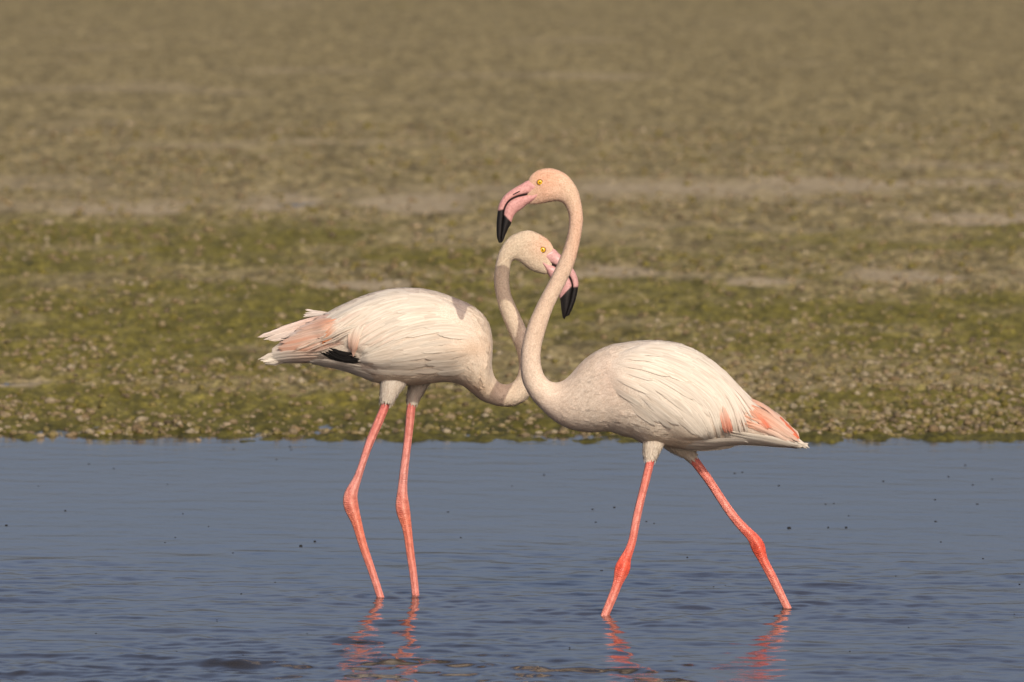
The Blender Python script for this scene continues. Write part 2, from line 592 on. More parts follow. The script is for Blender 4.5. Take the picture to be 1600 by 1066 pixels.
# the larger pale stones that can be picked out one by one
stone_px = [(1230, 549, 15), (181, 598, 16), (123, 634, 17), (180, 668, 17), (63, 663, 14), (29, 653, 10), (150, 662, 11), (355, 655, 14), (290, 578, 12), (560, 556, 10),
            (568, 588, 12), (100, 578, 11), (442, 574, 11), (455, 618, 9), (1316, 549, 12), (1222, 560, 9), (1263, 634, 11), (1260, 619, 11), (1366, 634, 12), (1446, 622, 10),
            (1345, 584, 11), (1370, 600, 10), (1452, 575, 10), (1560, 568, 13), (1585, 573, 12), (1480, 538, 12), (1430, 545, 10), (1378, 555, 11), (1160, 577, 10), (1190, 603, 10),
            (1230, 640, 12), (1280, 664, 10), (1420, 653, 12), (1470, 650, 10), (1530, 655, 9), (1396, 457, 13), (1545, 365, 14), (1520, 640, 10), (240, 640, 10), (310, 668, 11),
            (395, 640, 10), (225, 610, 9), (40, 620, 10), (500, 640, 9), (470, 585, 10), (700, 660, 10), (735, 640, 9), (1310, 610, 10), (1500, 560, 10), (1540, 600, 10),
            (1575, 625, 10), (1415, 590, 9), (690, 620, 10), (330, 610, 9), (270, 556, 10), (130, 560, 9), (1130, 452, 10), (1350, 508, 10), (1260, 520, 9), (1300, 470, 9),
            (415, 335, 8), (970, 463, 9), (1010, 470, 9), (940, 500, 9), (1060, 478, 9)]
meshes = []
for j in range(6):
    r_ = np.random.default_rng(70 + j)
    v = iv2 * (1 + 0.22 * (fbm(iv2[:, 0] * 1.4 + 3 * j, iv2[:, 1] * 1.4 + iv2[:, 2], 80 + j, 2)[:, None] - 0.5) + 0.10 * (r_.random((len(iv2), 1)) - 0.5))
    v[:, 2] *= 0.5 + 0.25 * r_.random(); v[:, 1] *= 0.8
    meshes.append(v)
proto = []
for j, v in enumerate(meshes):
    o = mesh_np('stone', v, iface2, M_STONE)
    proto.append(o.data); bpy.data.objects.remove(o)
for i, (px, py, wpx) in enumerate(stone_px):
    y = row_to_dist(py, 0.05)
    x = at(px, py, y)[0]
    z = float(ground_z(np.array([x]), np.array([y]))[0])
    o = bpy.data.objects.new('stone', proto[i % 6])
    s = wpx * y / FPX / 2
    o.location = (x, y, z + s * 0.18); o.scale = (s, s, s)
    o.rotation_euler = (0.2 * (rng.random() - .5), 0.2 * (rng.random() - .5), rng.random() * 6.28)
    COL.objects.link(o)
    tag(o, 'pale rounded stone lying on the mossy mudflat beyond the water', 'stone', 'pale stones on the mudflat')

# specks floating on the water
spk = mesh_np('floating_speck', iv * (1 + 0.3 * (rng.random((len(iv), 1)) - 0.5)), iface, plain('speck_dark', (0.018, 0.017, 0.014), 0.6))
sd = spk.data; bpy.data.objects.remove(spk)
specks = [(102, 798, 7), (10, 821, 9), (139, 725, 6), (178, 732, 5), (262, 757, 5), (286, 803, 5), (326, 823, 5), (258, 848, 5), (274, 840, 5), (364, 864, 5), (164, 878, 5),
          (30, 921, 6), (102, 948, 5), (377, 928, 6), (276, 1018, 6), (380, 1024, 5), (339, 969, 5), (470, 853, 10), (492, 846, 8), (455, 703, 7), (432, 718, 6), (453, 698, 6),
          (1148, 740, 7), (1160, 738, 6), (1217, 759, 7), (1527, 788, 8), (1462, 815, 8), (1461, 781, 7), (1520, 758, 7), (1550, 749, 6), (1233, 825, 12), (1294, 824, 6), (1322, 824, 8),
          (1470, 847, 6), (1536, 873, 6), (1593, 913, 6), (1290, 788, 6), (1303, 787, 6), (1326, 806, 5), (1420, 981, 5), (1328, 1018, 5), (1367, 988, 5), (973, 889, 6), (1010, 815, 6),
          (960, 793, 8), (926, 796, 7), (931, 816, 6), (940, 892, 8), (1074, 871, 6), (1133, 915, 5), (1150, 910, 5), (1022, 818, 5), (850, 742, 6), (890, 1012, 6), (1115, 917, 5),
          (1380, 752, 6), (1482, 745, 7), (1508, 727, 6), (365, 702, 5), (600, 1012, 5), (736, 955, 4), (720, 840, 5), (700, 800, 6), (760, 880, 5), (800, 760, 5), (60, 760, 5),
          (220, 900, 5), (430, 910, 5), (1585, 960, 5), (1400, 900, 5), (150, 990, 5), (480, 990, 5)]
for i, (px, py, wpx) in enumerate(specks):
    y = row_to_dist(py); x = at(px, py, y)[0]; s = 0.62 * wpx * y / FPX / 2
    o = bpy.data.objects.new('floating_speck', sd)
    o.location = (x, y, s * 0.15); o.scale = (s, s * 1.4, s * 0.4); o.rotation_euler = (0, 0, rng.random() * 0.6 - 0.3)
    COL.objects.link(o)
    tag(o, 'tiny dark speck of debris floating on the lagoon water', 'debris', 'specks floating on the water')


# ------------------------------------------------------------------ flamingos
class Loft:
    def __init__(self, rows, D, yc=0.0, n=420, smooth=1.6, egg=-0.04, sq=0.86):
        """rows: (Tx,Ty,Bx,By,w) in photo pixels; the plane stands at distance D"""
        R = np.array(rows, float)
        P = np.array([np.concatenate([at(r[0], r[1], D)[[0, 2]], at(r[2], r[3], D)[[0, 2]], [r[4] * D / FPX], [yc if len(r) < 6 else yc + r[5]]]) for r in rows])
        c = (P[:, :2] + P[:, 2:4]) / 2
        t = np.concatenate([[0], np.cumsum(np.hypot(*np.diff(c, axis=0).T) + 1e-4)])
        tq = np.linspace(0, t[-1], n)
        S = spline(t, P, tq)
        if smooth: S = gsmooth(S, smooth)
        self.t = tq; self.S = S; self.D = D; self.egg = egg; self.sq = sq; self.L = t[-1]; self.st = t

    def ev(self, u, v):
        """u in metres along, v angle from dorsal; near side (towards camera) for sin v > 0"""
        S = np.stack([np.interp(u, self.t, self.S[:, j]) for j in range(6)], -1)
        cx, cz = (S[..., 0] + S[..., 2]) / 2, (S[..., 1] + S[..., 3]) / 2
        ax, az = (S[..., 0] - S[..., 2]) / 2, (S[..., 1] - S[..., 3]) / 2
        cv, sv = np.cos(v), np.sin(v)
        w = np.maximum(S[..., 4], 1e-4) * (1 + self.egg * cv)
        return np.stack([cx + ax * cv, self.D + S[..., 5] - w * np.sign(sv) * np.abs(sv) ** self.sq, cz + az * cv], -1)

    def nrm(self, u, v):
        e = 1e-3
        du = self.ev(np.clip(u + e, 0, self.L), v) - self.ev(np.clip(u - e, 0, self.L), v)
        dv = self.ev(u, v + 1e-3) - self.ev(u, v - 1e-3)
        n = np.cross(du, dv)
        n /= np.linalg.norm(n, axis=-1, keepdims=True) + 1e-12
        du = du / (np.linalg.norm(du, axis=-1, keepdims=True) + 1e-12)
        # outward
        S = np.stack([np.interp(u, self.t, self.S[:, j]) for j in range(6)], -1)
        c = np.stack([(S[..., 0] + S[..., 2]) / 2, self.D + S[..., 5], (S[..., 1] + S[..., 3]) / 2], -1)
        sgn = np.sign(((self.ev(u, v) - c) * n).sum(-1, keepdims=True))
        return n * sgn, du

    def mesh(self, nu, nv):
        u = np.linspace(0, self.L, nu); v = np.linspace(0, 2 * PI, nv, endpoint=False)
        U, Vv = np.meshgrid(u, v, indexing='ij')
        P = self.ev(U, Vv)
        idx = np.arange(nu * nv).reshape(nu, nv)
        a = idx[:-1]; b = idx[1:]
        F = np.stack([a, np.roll(a, -1, 1), np.roll(b, -1, 1), b], -1).reshape(-1, 4).tolist()
        F.append(idx[0][::-1].tolist()); F.append(idx[-1].tolist())
        rad = np.interp(U, self.t, self.S[:, 4])
        return P.reshape(-1, 3), F, np.stack([U, Vv * rad], -1).reshape(-1, 2)


def to_px(P):
    """world points -> photo pixels (used to look pigment and painted light up from the traced pattern)"""
    d = P - np.array([0, 0, CAMH])
    fw = d[..., 1] * math.cos(PITCH) - d[..., 2] * math.sin(PITCH)
    up = d[..., 1] * math.sin(PITCH) + d[..., 2] * math.cos(PITCH)
    return 800 + FPX * d[..., 0] / fw, 533 - FPX * up / fw


def blobs(px, py, base, spots):
    c = np.broadcast_to(base, px.shape + (3,)).copy()
    for (x, y, rx, ry, col, a) in spots:
        w = a * np.exp(-((px - x) / rx) ** 2 - ((py - y) / ry) ** 2)
        c = c * (1 - w[..., None]) + np.asarray(col) * w[..., None]
    return c


class Bird:
    def __init__(self, name, label, D, base_px, rows, pigment):
        self.D = D; self.s = D / FPX
        self.base = np.array([at(base_px, 900, D)[0], D, -0.14])
        self.root = bpy.data.objects.new(name, None); self.root.empty_display_size = 0.1
        self.root.location = self.base
        COL.objects.link(self.root)
        tag(self.root, label, 'flamingo', 'flamingos wading in the lagoon')
        self.loft = Loft(rows, D)
        self.pig = pigment
        P, F, uv = self.loft.mesh(420, 56)
        px, py = to_px(P)
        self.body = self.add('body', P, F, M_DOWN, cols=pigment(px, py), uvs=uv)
        tris = [tuple(p.vertices) for p in self.body.data.polygons]
        self.bvh = BVHTree.FromPolygons([tuple(p) for p in P], tris)
        self.feather_count = 0

    def add(self, name, P, F, mat, parent=None, **kw):
        o = mesh_np(name, np.asarray(P) - self.base, F, mat, parent if parent is not None else self.root, **kw)
        return o

    def surf_y(self, x, z):
        h = self.bvh.ray_cast(Vector((x, self.D - 1.0, z)), Vector((0, 1, 0)))
        if h[0] is None: return None, None
        return h[0].y, h[1]

    # ---- small contour feathers: a soft nap over the body and neck
    def nap(self, n, u0, u1, size, lift, seed, wid=0.5, vr=(0, 2 * PI)):
        r = np.random.default_rng(seed)
        L = self.loft
        # sample in proportion to girth
        uu = np.linspace(u0, u1, 300)
        g = np.interp(uu, L.t, L.S[:, 4] + 0.5 * np.hypot(L.S[:, 0] - L.S[:, 2], L.S[:, 1] - L.S[:, 3]))
        cdf = np.cumsum(g); cdf /= cdf[-1]
        u = np.interp(r.random(n), cdf, uu); v = vr[0] + (vr[1] - vr[0]) * r.random(n)
        nr, du = L.nrm(u, v)
        P = L.ev(u, v)
        sz = size(u) * (0.7 + 0.6 * r.random(n))
        d = -du + 0.22 * r.normal(size=(n, 3)) + np.array([0, 0, -0.12])
        d -= nr * (d * nr).sum(-1, keepdims=True)
        d /= np.linalg.norm(d, axis=-1, keepdims=True)
        sd = np.cross(d, nr)
        lf = lift(u) * (0.4 + 1.2 * r.random(n))
        prof = [(0.0, 0.30, -0.25), (0.35, 0.5, 0.25), (0.7, 0.42, 0.7), (0.92, 0.2, 1.0)]
        V = []; N = []; UV = []
        rad = np.interp(u, L.t, L.S[:, 4])
        for (t, w, l) in prof:
            for sgn in (-1, 1):
                V.append(P + d * (sz * t)[:, None] + sd * (sgn * w * wid * sz)[:, None] + nr * (lf * l)[:, None])
                UV.append(np.stack([u - sz * t + 3.7 * r.random(n), v * rad + sgn * w * wid * sz], -1))
        V.append(P + d * sz[:, None] + nr * (lf * 1.1)[:, None]); UV.append(np.stack([u - sz, v * rad], -1))
        V = np.stack(V, 1); UV = np.stack(UV, 1)
        k = V.shape[1]
        quad = [[0, 1, 3, 2], [2, 3, 5, 4], [4, 5, 7, 6]]
        F = []
        base = np.arange(n)[:, None] * k
        q = np.concatenate([base + np.array(x)[None] for x in quad], 0)
        t3 = base + np.array([6, 7, 8])[None]
        faces = q.tolist() + t3.tolist()
        px, py = to_px(V.reshape(-1, 3))
        pr, pq = to_px(P)
        col = np.repeat(self.pig(pr, pq)[:, None, :], k, 1) * (0.89 + 0.17 * r.random((n, 1, 1)))
        NN = np.repeat((nr + 0.06 * r.normal(size=(n, 3)))[:, None, :], k, 1)
        NN /= np.linalg.norm(NN, axis=-1, keepdims=True)
        return V.reshape(-1, 3), faces, col.reshape(-1, 3), UV.reshape(-1, 2), NN.reshape(-1, 3)

    def naps(self, sets):
        Vs, Fs, Cs, Us, Ns = [], [], [], [], []; off = 0
        for s in sets:
            V, F, C, U, N = s
            Fs += [[i + off for i in f] for f in F]; off += len(V)
            Vs.append(V); Cs.append(C); Us.append(U); Ns.append(N)
        o = self.add('contour_feathers', np.concatenate(Vs), Fs, M_TUFT, cols=np.clip(np.concatenate(Cs), 0, 0.95), uvs=np.concatenate(Us), normals=np.concatenate(Ns))
        o['kind'] = 'stuff'

    # ---- one long feather along a path traced on the flank
    def feather(self, path, width, lift0, lift1, col_root, col_tip, parent, name='feather', far=False, tip=0.8, seed=0, ragged=0.0, soft=0.75, camber=0.0009, free=True):
        r = np.random.default_rng(seed)
        n = 12; m = 5
        pth = np.array(path, float)
        t = np.concatenate([[0], np.cumsum(np.hypot(*np.diff(pth, axis=0).T))]); t /= t[-1]
        q = np.linspace(0, 1, n)
        C = spline(t, pth, q)
        tan = np.gradient(C, axis=0); tan /= np.linalg.norm(tan, axis=1, keepdims=True)
        nrm2 = np.stack([-tan[:, 1], tan[:, 0]], -1)
        wprof = np.minimum(1.0, 0.12 + 2.2 * q) * np.where(q < tip, 1.0, np.sqrt(np.maximum(1 - ((q - tip) / (1 - tip + 1e-6)) ** 2, 0)))
        wprof = np.maximum(wprof, 0.04)
        P3 = np.zeros((n, m, 3)); NM = np.zeros((n, m, 3)); UV = np.zeros((n, m, 2))
        lasty = None
        cc = np.linspace(-1, 1, m)
        length = np.hypot(*np.diff(C, axis=0).T).sum() * self.s
        for i in range(n):
            for j in range(m):
                pp = C[i] + nrm2[i] * cc[j] * wprof[i] * width * (1 + ragged * (r.random() - 0.5) * (q[i] > 0.6))
                w = at(pp[0], pp[1], self.D)
                y, nr = self.surf_y(w[0], w[2])
                if y is None and not free:
                    loc, nr, _, _ = self.bvh.find_nearest(Vector((w[0], self.D - 0.02, w[2])))
                    w = np.array(loc); y = loc.y
                    nr = Vector((nr.x, -abs(nr.y) - 0.2, nr.z)).normalized()
                elif y is None:
                    y = (lasty if lasty is not None else self.D - 0.01)
                    y = self.D + (y - self.D) * 0.8
                    nr = Vector((0, -1, 0.2))
                else:
                    if nr.y > 0: nr = -nr
                    nr = Vector((nr.x, min(nr.y, -0.25), nr.z)).normalized()
                lasty = y if j == m // 2 else (lasty if lasty is not None else y)
                lf = (lift0 + (lift1 - lift0) * q[i] + 0.0012) * min(1.0, q[i] * 3.0) - 0.0012 + camber * (1 - cc[j] ** 2) - 0.6 * camber * cc[j] ** 2
                N = np.array(nr)
                P3[i, j] = np.array([w[0], y, w[2]]) + N * lf
                NM[i, j] = N
                UV[i, j] = (q[i] * length + seed * 0.37, cc[j] * wprof[i] * width * self.s + seed * 0.11)
        # geometric normals blended with the flank's normal: the vane scatters light softly
        du = np.gradient(P3, axis=0); dv = np.gradient(P3, axis=1)
        G = np.cross(du, dv); G /= np.linalg.norm(G, axis=-1, keepdims=True) + 1e-12
        G *= np.where((G * NM).sum(-1, keepdims=True) < 0, -1.0, 1.0)
        G = np.where((G * NM).sum(-1, keepdims=True) < 0.3, NM, G)
        NN = G * (1 - soft) + NM * soft; NN /= np.linalg.norm(NN, axis=-1, keepdims=True)
        mixv = sstep(0.15, 0.85, q)[:, None, None]
        col = col_root[None, None] * (1 - mixv) + col_tip[None, None] * mixv
        col = np.repeat(col, m, 1) * (0.92 + 0.14 * r.random())
        col = col * (1 - 0.14 * (1 - np.abs(cc)) ** 2)[None, :, None]
        if far:
            P3 = P3.copy(); P3[..., 1] = 2 * self.D - P3[..., 1]; NN = NN * np.array([1, -1, 1])
        idx = np.arange(n * m).reshape(n, m)
        F = np.stack([idx[:-1, :-1], idx[:-1, 1:], idx[1:, 1:], idx[1:, :-1]], -1).reshape(-1, 4)
        self.feather_count += 1
        return self.add(name, P3.reshape(-1, 3), F, M_FEATHER, parent, cols=np.clip(col.reshape(-1, 3), 0, 0.95), uvs=UV.reshape(-1, 2), normals=NN.reshape(-1, 3))

    def group(self, A, B, n, width, lift, colr, colt, parent, name='feather', both=True, jit=3, seed=0, tip=0.75, ragged=0.3, order=1, shrink=0.15, fleck=0.0):
        r = np.random.default_rng(seed)
        for i in range(n):
            t = (i + 0.5) / n
            pth = np.array(A) * (1 - t) + np.array(B) * t
            pth = pth + r.normal(size=(1, 2)) * jit * 0.4 + r.normal(size=pth.shape) * jit * 0.2
            e = 1 - shrink * r.random()
            q = pth[0] + (pth[-1] - pth[0]) * e
            pth[-1] = q if len(pth) < 3 else pth[-2] + (pth[-1] - pth[-2]) * e
            k_ = lift + order * i * 0.0003 + 0.0016 * (i % 3)
            mx = fleck * r.random(); dk = 0.86 + 0.16 * r.random(); cr_ = dk * colr * (1 - mx) + np.array([0.80, 0.72, 0.62]) * mx; ct_ = dk * colt * (1 - mx) + np.array([0.80, 0.73, 0.64]) * mx
            for f in ((False, True) if both else (False,)):
                self.feather(pth, width * (0.8 + 0.4 * r.random()), k_, k_ + 0.0015, cr_, ct_, parent, name, f, tip, seed * 100 + i, ragged, 0.45, 0.0016)

    def fan(self, guides, n, s_rng, l_rng, width, lift, colf, parent, name, seed, trange=(0, 1), tip=0.7, ragged=0.25):
        """feathers that follow a family of flow lines (guides, front/lower to back/upper)"""
        r = np.random.default_rng(seed)
        G = np.array(guides, float)
        ts = np.linspace(trange[0], trange[1], n) + r.normal(size=n) * 0.012
        for i, t in enumerate(np.clip(ts, 0, 1)):
            x = t * (len(G) - 1); a = min(int(x), len(G) - 2); fr = x - a
            line = G[a] * (1 - fr) + G[a + 1] * fr
            ll = np.linspace(0, 1, len(line))
            s0 = s_rng[0] + (s_rng[1] - s_rng[0]) * r.random(); s1 = min(s0 + l_rng[0] + (l_rng[1] - l_rng[0]) * r.random(), 1.0)
            pth = spline(ll, line, np.linspace(s0, s1, 6)) + r.normal(size=(1, 2)) * 0.8
            cr, ct = colf(t, s0, s1, r)
            cr = 0.25 * cr + 0.75 * self.pig(pth[:1, 0], pth[:1, 1])[0]
            k_ = lift + 0.0010 * r.random()
            self.feather(pth, width * (0.75 + 0.5 * r.random()), k_, k_ + 0.0008, cr, ct, parent, name, False, tip, seed * 1000 + i, ragged, 0.88, 0.0005, False)

    def wing(self, guides, off):
        """shell of the folded wing on both flanks, laid over the body"""
        G = np.array(guides, float)
        nt, ns = 26, 40
        out = []
        for far in (False, True):
            P = np.zeros((nt, ns, 3)); ok = True
            for i, t in enumerate(np.linspace(0, 1, nt)):
                x = t * (len(G) - 1); a = min(int(x), len(G) - 2); fr = x - a
                line = G[a] * (1 - fr) + G[a + 1] * fr
                C = spline(np.linspace(0, 1, len(line)), line, np.linspace(0, 1, ns))
                for j in range(ns):
                    w = at(C[j, 0], C[j, 1], self.D)
                    y, nr = self.surf_y(w[0], w[2])
                    if y is None: y, nr = self.D, Vector((0, -1, 0))
                    if nr.y > 0: nr = -nr
                    e = min(t / 0.22, 1) * min((1 - t) / 0.15, 1) * min(j / (ns * 0.18), 1) * min((ns - 1 - j) / (ns * 0.12), 1)
                    e = e * e * (3 - 2 * e)
                    P[i, j] = np.array([w[0], y, w[2]]) + np.array(nr) * (off * e - 0.0015)
            px, py = to_px(P)
            if far: P[..., 1] = 2 * self.D - P[..., 1]
            idx = np.arange(nt * ns).reshape(nt, ns)
            F = np.stack([idx[:-1, :-1], idx[:-1, 1:], idx[1:, 1:], idx[1:, :-1]], -1).reshape(-1, 4)
            U, W = np.meshgrid(np.linspace(0, 0.5, ns), np.linspace(0, 0.25, nt))
            o = self.add('wing', P.reshape(-1, 3), F, M_DOWN, cols=self.pig(px, py).reshape(-1, 3), uvs=np.stack([U, W], -1).reshape(-1, 2))
            out.append(o)
        # later feathers lie on the wing too
        allv = [tuple(v.co) for v in self.body.data.vertices]; polys = [tuple(p.vertices) for p in self.body.data.polygons]
        nb = len(allv)
        allv += [tuple(v.co) for v in out[0].data.vertices]; polys += [tuple(i + nb for i in p.vertices) for p in out[0].data.polygons]
        b = Vector(self.base)
        self.bvh = BVHTree.FromPolygons([tuple(Vector(v) + b) for v in allv], polys)
        return out

    def tube(self, name, pts, yoff, mat, colfun, parent=None, nu=90, nv=20, scale_flow=1.0, ridge=0.0):
        """pts: (px,py,r px); yoff: list of y offsets"""
        Pw = np.array([np.concatenate([at(p[0], p[1], self.D + y)[[0, 2]], [p[2] * self.s, y]]) for p, y in zip(pts, yoff)])
        t = np.concatenate([[0], np.cumsum(np.hypot(*np.diff(Pw[:, :2], axis=0).T))])
        tq = np.linspace(0, t[-1], nu)
        S = spline(t, Pw, tq)
        S = gsmooth(S, 1.2)
        tan = np.gradient(S[:, :2], axis=0); tan /= np.linalg.norm(tan, axis=1, keepdims=True)
        nn = np.stack([-tan[:, 1], tan[:, 0]], -1)
        v = np.linspace(0, 2 * PI, nv, endpoint=False)
        P = np.zeros((nu, nv, 3))
        for i in range(nu):
            rr = S[i, 2] * (0.89 if ridge else 1.0) * (1 + ridge * np.cos(5 * v + 0.6 * math.sin(i * 0.05)) + ridge * 0.6 * np.cos(3 * v + 1.1))
            P[i, :, 0] = S[i, 0] + nn[i, 0] * rr * np.cos(v)
            P[i, :, 2] = S[i, 1] + nn[i, 1] * rr * np.cos(v)
            P[i, :, 1] = self.D + S[i, 3] - rr * 0.86 * np.sin(v)
        idx = np.arange(nu * nv).reshape(nu, nv)
        a, b = idx[:-1], idx[1:]
        F = np.stack([a, np.roll(a, -1, 1), np.roll(b, -1, 1), b], -1).reshape(-1, 4).tolist()
        F += [idx[0][::-1].tolist(), idx[-1].tolist()]
        U = np.repeat(tq[:, None], nv, 1); Vv = np.repeat((v * 0.013)[None], nu, 0)
        col = colfun(tq / t[-1])
        col = np.repeat(col[:, None], nv, 1)
        if ridge > 0: col = np.clip(col * (1 + 0.16 * np.cos(5 * v)[None, :, None] * np.array([0.4, 1.0, 1.0])), 0, 0.95)
        return self.add(name, P.reshape(-1, 3), F, mat, parent, cols=col.reshape(-1, 3), uvs=np.stack([U, Vv], -1).reshape(-1, 2)), P, S

    def thigh(self, pts, yoff, seed):
        o, P, S = self.tube('thigh', pts, yoff, M_DOWN, lambda t: np.repeat(self.thigh_col[None], len(t), 0), nu=40, nv=24)
        # loose down round the hem
        r = np.random.default_rng(seed)
        V, F, C, U, N = [], [], [], [], []
        nu, nv = P.shape[:2]
        for q in range(520):
            i = int(nu * (0.45 + 0.55 * r.random() ** 0.7)) - 1; j = r.integers(nv)
            c = P[i].mean(0); p = P[i, j]; nr = p - c; nr /= np.linalg.norm(nr)
            d = (P[min(i + 1, nu - 1)] - P[max(i - 2, 0)]).mean(0); d /= np.linalg.norm(d)
            d = d + 0.12 * r.normal(size=3)
            d -= nr * (d @ nr) * 0.8; d /= np.linalg.norm(d)
            sd = np.cross(d, nr); L = 0.006 + 0.016 * r.random() ** 2; w = 0.0022
            b = len(V)
            V += [p - sd * w, p + sd * w, p + d * L * .6 + sd * w * .8 + nr * .0003, p + d * L * .6 - sd * w * .8 + nr * .0003, p + d * L + nr * .0004]
            F += [[b, b + 1, b + 2, b + 3], [b + 3, b + 2, b + 4]]
            C += [self.thigh_col * (0.9 + 0.15 * r.random())] * 5
            U += [(q * .1, 0), (q * .1, .004), (q * .1 + .01, .004), (q * .1 + .01, 0), (q * .1 + .015, .002)]
            N += [nr] * 5
        t = self.add('down_tufts', np.array(V), F, M_TUFT, None, cols=np.clip(np.array(C), 0, .95), uvs=np.array(U), normals=np.array(N))
        t.parent = o; t['kind'] = 'stuff'
        return o

    def leg(self, pts, yoff, colf, toe_dir):
        # carry the shank on below the water to the bed
        p = list(pts); y = list(yoff)
        o, P, S = self.tube('leg', p, y, M_LEG, colf, nu=160, nv=40, ridge=0.055)
        end = np.array([S[-1, 0], self.D + S[-1, 3], S[-1, 1]])
        # webbed foot resting on the bed under water
        z = end[2]
        V = [end + np.array([0, 0, 0.006])]
        toes = []
        for a, L in ((-0.55, 0.075), (0.0, 0.085), (0.55, 0.075)):
            toes.append(np.array([end[0] + toe_dir * L * math.cos(a), end[1] + L * math.sin(a), z - 0.002]))
        mids = [(toes[0] + toes[1]) / 2 * 0.86 + end * 0.14, (toes[1] + toes[2]) / 2 * 0.86 + end * 0.14]
        ring = [toes[0], mids[0], toes[1], mids[1], toes[2], end + np.array([-toe_dir * 0.02, 0, -0.002])]
        V += ring
        F = [[0, 1 + i, 1 + (i + 1) % 6] for i in range(6)]
        V += [q - np.array([0, 0, 0.004]) for q in ring]
        F += [[1 + i, 7 + i, 7 + (i + 1) % 6, 1 + (i + 1) % 6] for i in range(6)] + [[12 - i for i in range(6)]]
        f = self.add('foot', np.array(V), F, M_LEG, o, smooth=False, cols=np.repeat(colf(np.array([1.0])), len(V), 0), uvs=np.array(V)[:, :2])
        return o

    def bill(self, st, z, up_black, lo_black, pink, widths):
        """st: rows of (culmen, mouth, bottom) in zoomed pixels; z(p) maps them to photo pixels"""
        black = np.array([0.011, 0.010, 0.010])
        for which in ('upper_mandible', 'lower_mandible'):
            rows = []
            for (c, m, b), w in zip(st, widths):
                c, m, b = z(c), z(m), z(b)
                if which == 'upper_mandible':
                    rows.append((c[0], c[1], m[0] + 0.04 * (m[0] - c[0]), m[1] + 0.04 * (m[1] - c[1]), w * 0.86))
                else:
                    rows.append((m[0], m[1], b[0], b[1], w))
            lf = Loft(rows, self.D, n=200, smooth=1.0, egg=-0.1 if which == 'upper_mandible' else 0.15, sq=1.0)
            nu, nv = 110, 32
            P, F, uv = lf.mesh(nu, nv)
            u = np.repeat(np.linspace(0, lf.L, nu)[:, None], nv, 1).ravel(); v = np.tile(np.linspace(0, 2 * PI, nv, endpoint=False), nu)
            sidx = np.interp(u, lf.st, np.arange(len(st)))
            cv = np.cos(v)
            if which == 'upper_mandible':
                k_ = sstep(up_black - 0.12, up_black + 0.12, sidx - 0.45 * (cv))
                edge = sstep(-0.48, -0.70, cv) * sstep(1.4, 2.2, sidx)
            else:
                k_ = sstep(lo_black - 0.1, lo_black + 0.1, sidx - 0.5 * cv)
                edge = sstep(0.84, 0.95, cv) * sstep(1.6, 2.4, sidx)
            k_ = np.maximum(k_, edge * 0.97)
            pk = pink[None] * (1 - 0.10 * (sidx / len(st))[:, None])
            col = pk * (1 - k_[:, None]) + black * k_[:, None]
            o = self.add(which, P, F, M_BILL, None, cols=col, uvs=uv)
            if which == 'upper_mandible': self.upper = o; self.up_loft = lf
        return self.upper

    def ball(self, name, c, r, flat, mat, parent, n=16):
        v, f = ico(3)
        V = v * np.array([r, flat, r]) + c
        return self.add(name, V, f, mat, parent, smooth=True)

    def eye(self, px, py, r, parent=None):
        for far in (False, True):
            w = at(px, py, self.D); y, nr = self.surf_y(w[0], w[2])
            dy = y - self.D
            if far: dy = -dy
            sg = 1 if far else -1
            c = np.array([w[0], self.D + dy, w[2]])
            R = r * self.s
            e = self.ball('eye', c + np.array([0, sg * 0.0004, 0]), R * 1.05, R * 0.55, M_IRIS, None)
            a = np.linspace(0, 2 * PI, 28, endpoint=False); b = np.linspace(0, 2 * PI, 8, endpoint=False)
            A, Bq = np.meshgrid(a, b, indexing='ij')
            rt = R * 0.22
            V = np.stack([c[0] + (R * 1.12 + rt * np.cos(Bq)) * np.cos(A), c[1] + sg * (0.0006 + rt * 0.8 * np.sin(Bq)), c[2] + (R * 1.12 + rt * np.cos(Bq)) * np.sin(A)], -1)
            idx = np.arange(28 * 8).reshape(28, 8)
            F = np.stack([idx, np.roll(idx, -1, 1), np.roll(np.roll(idx, -1, 0), -1, 1), np.roll(idx, -1, 0)], -1).reshape(-1, 4)
            self.add('eyelid', V.reshape(-1, 3), F, M_LID, e)
            self.ball('pupil', c + np.array([0, sg * (R * 0.5), 0]), R * 0.36, R * 0.18, M_PUPIL, e)


def zmap(x0, y0, sc):
    return lambda p: (x0 + p[0] / sc, y0 + p[1] / sc)


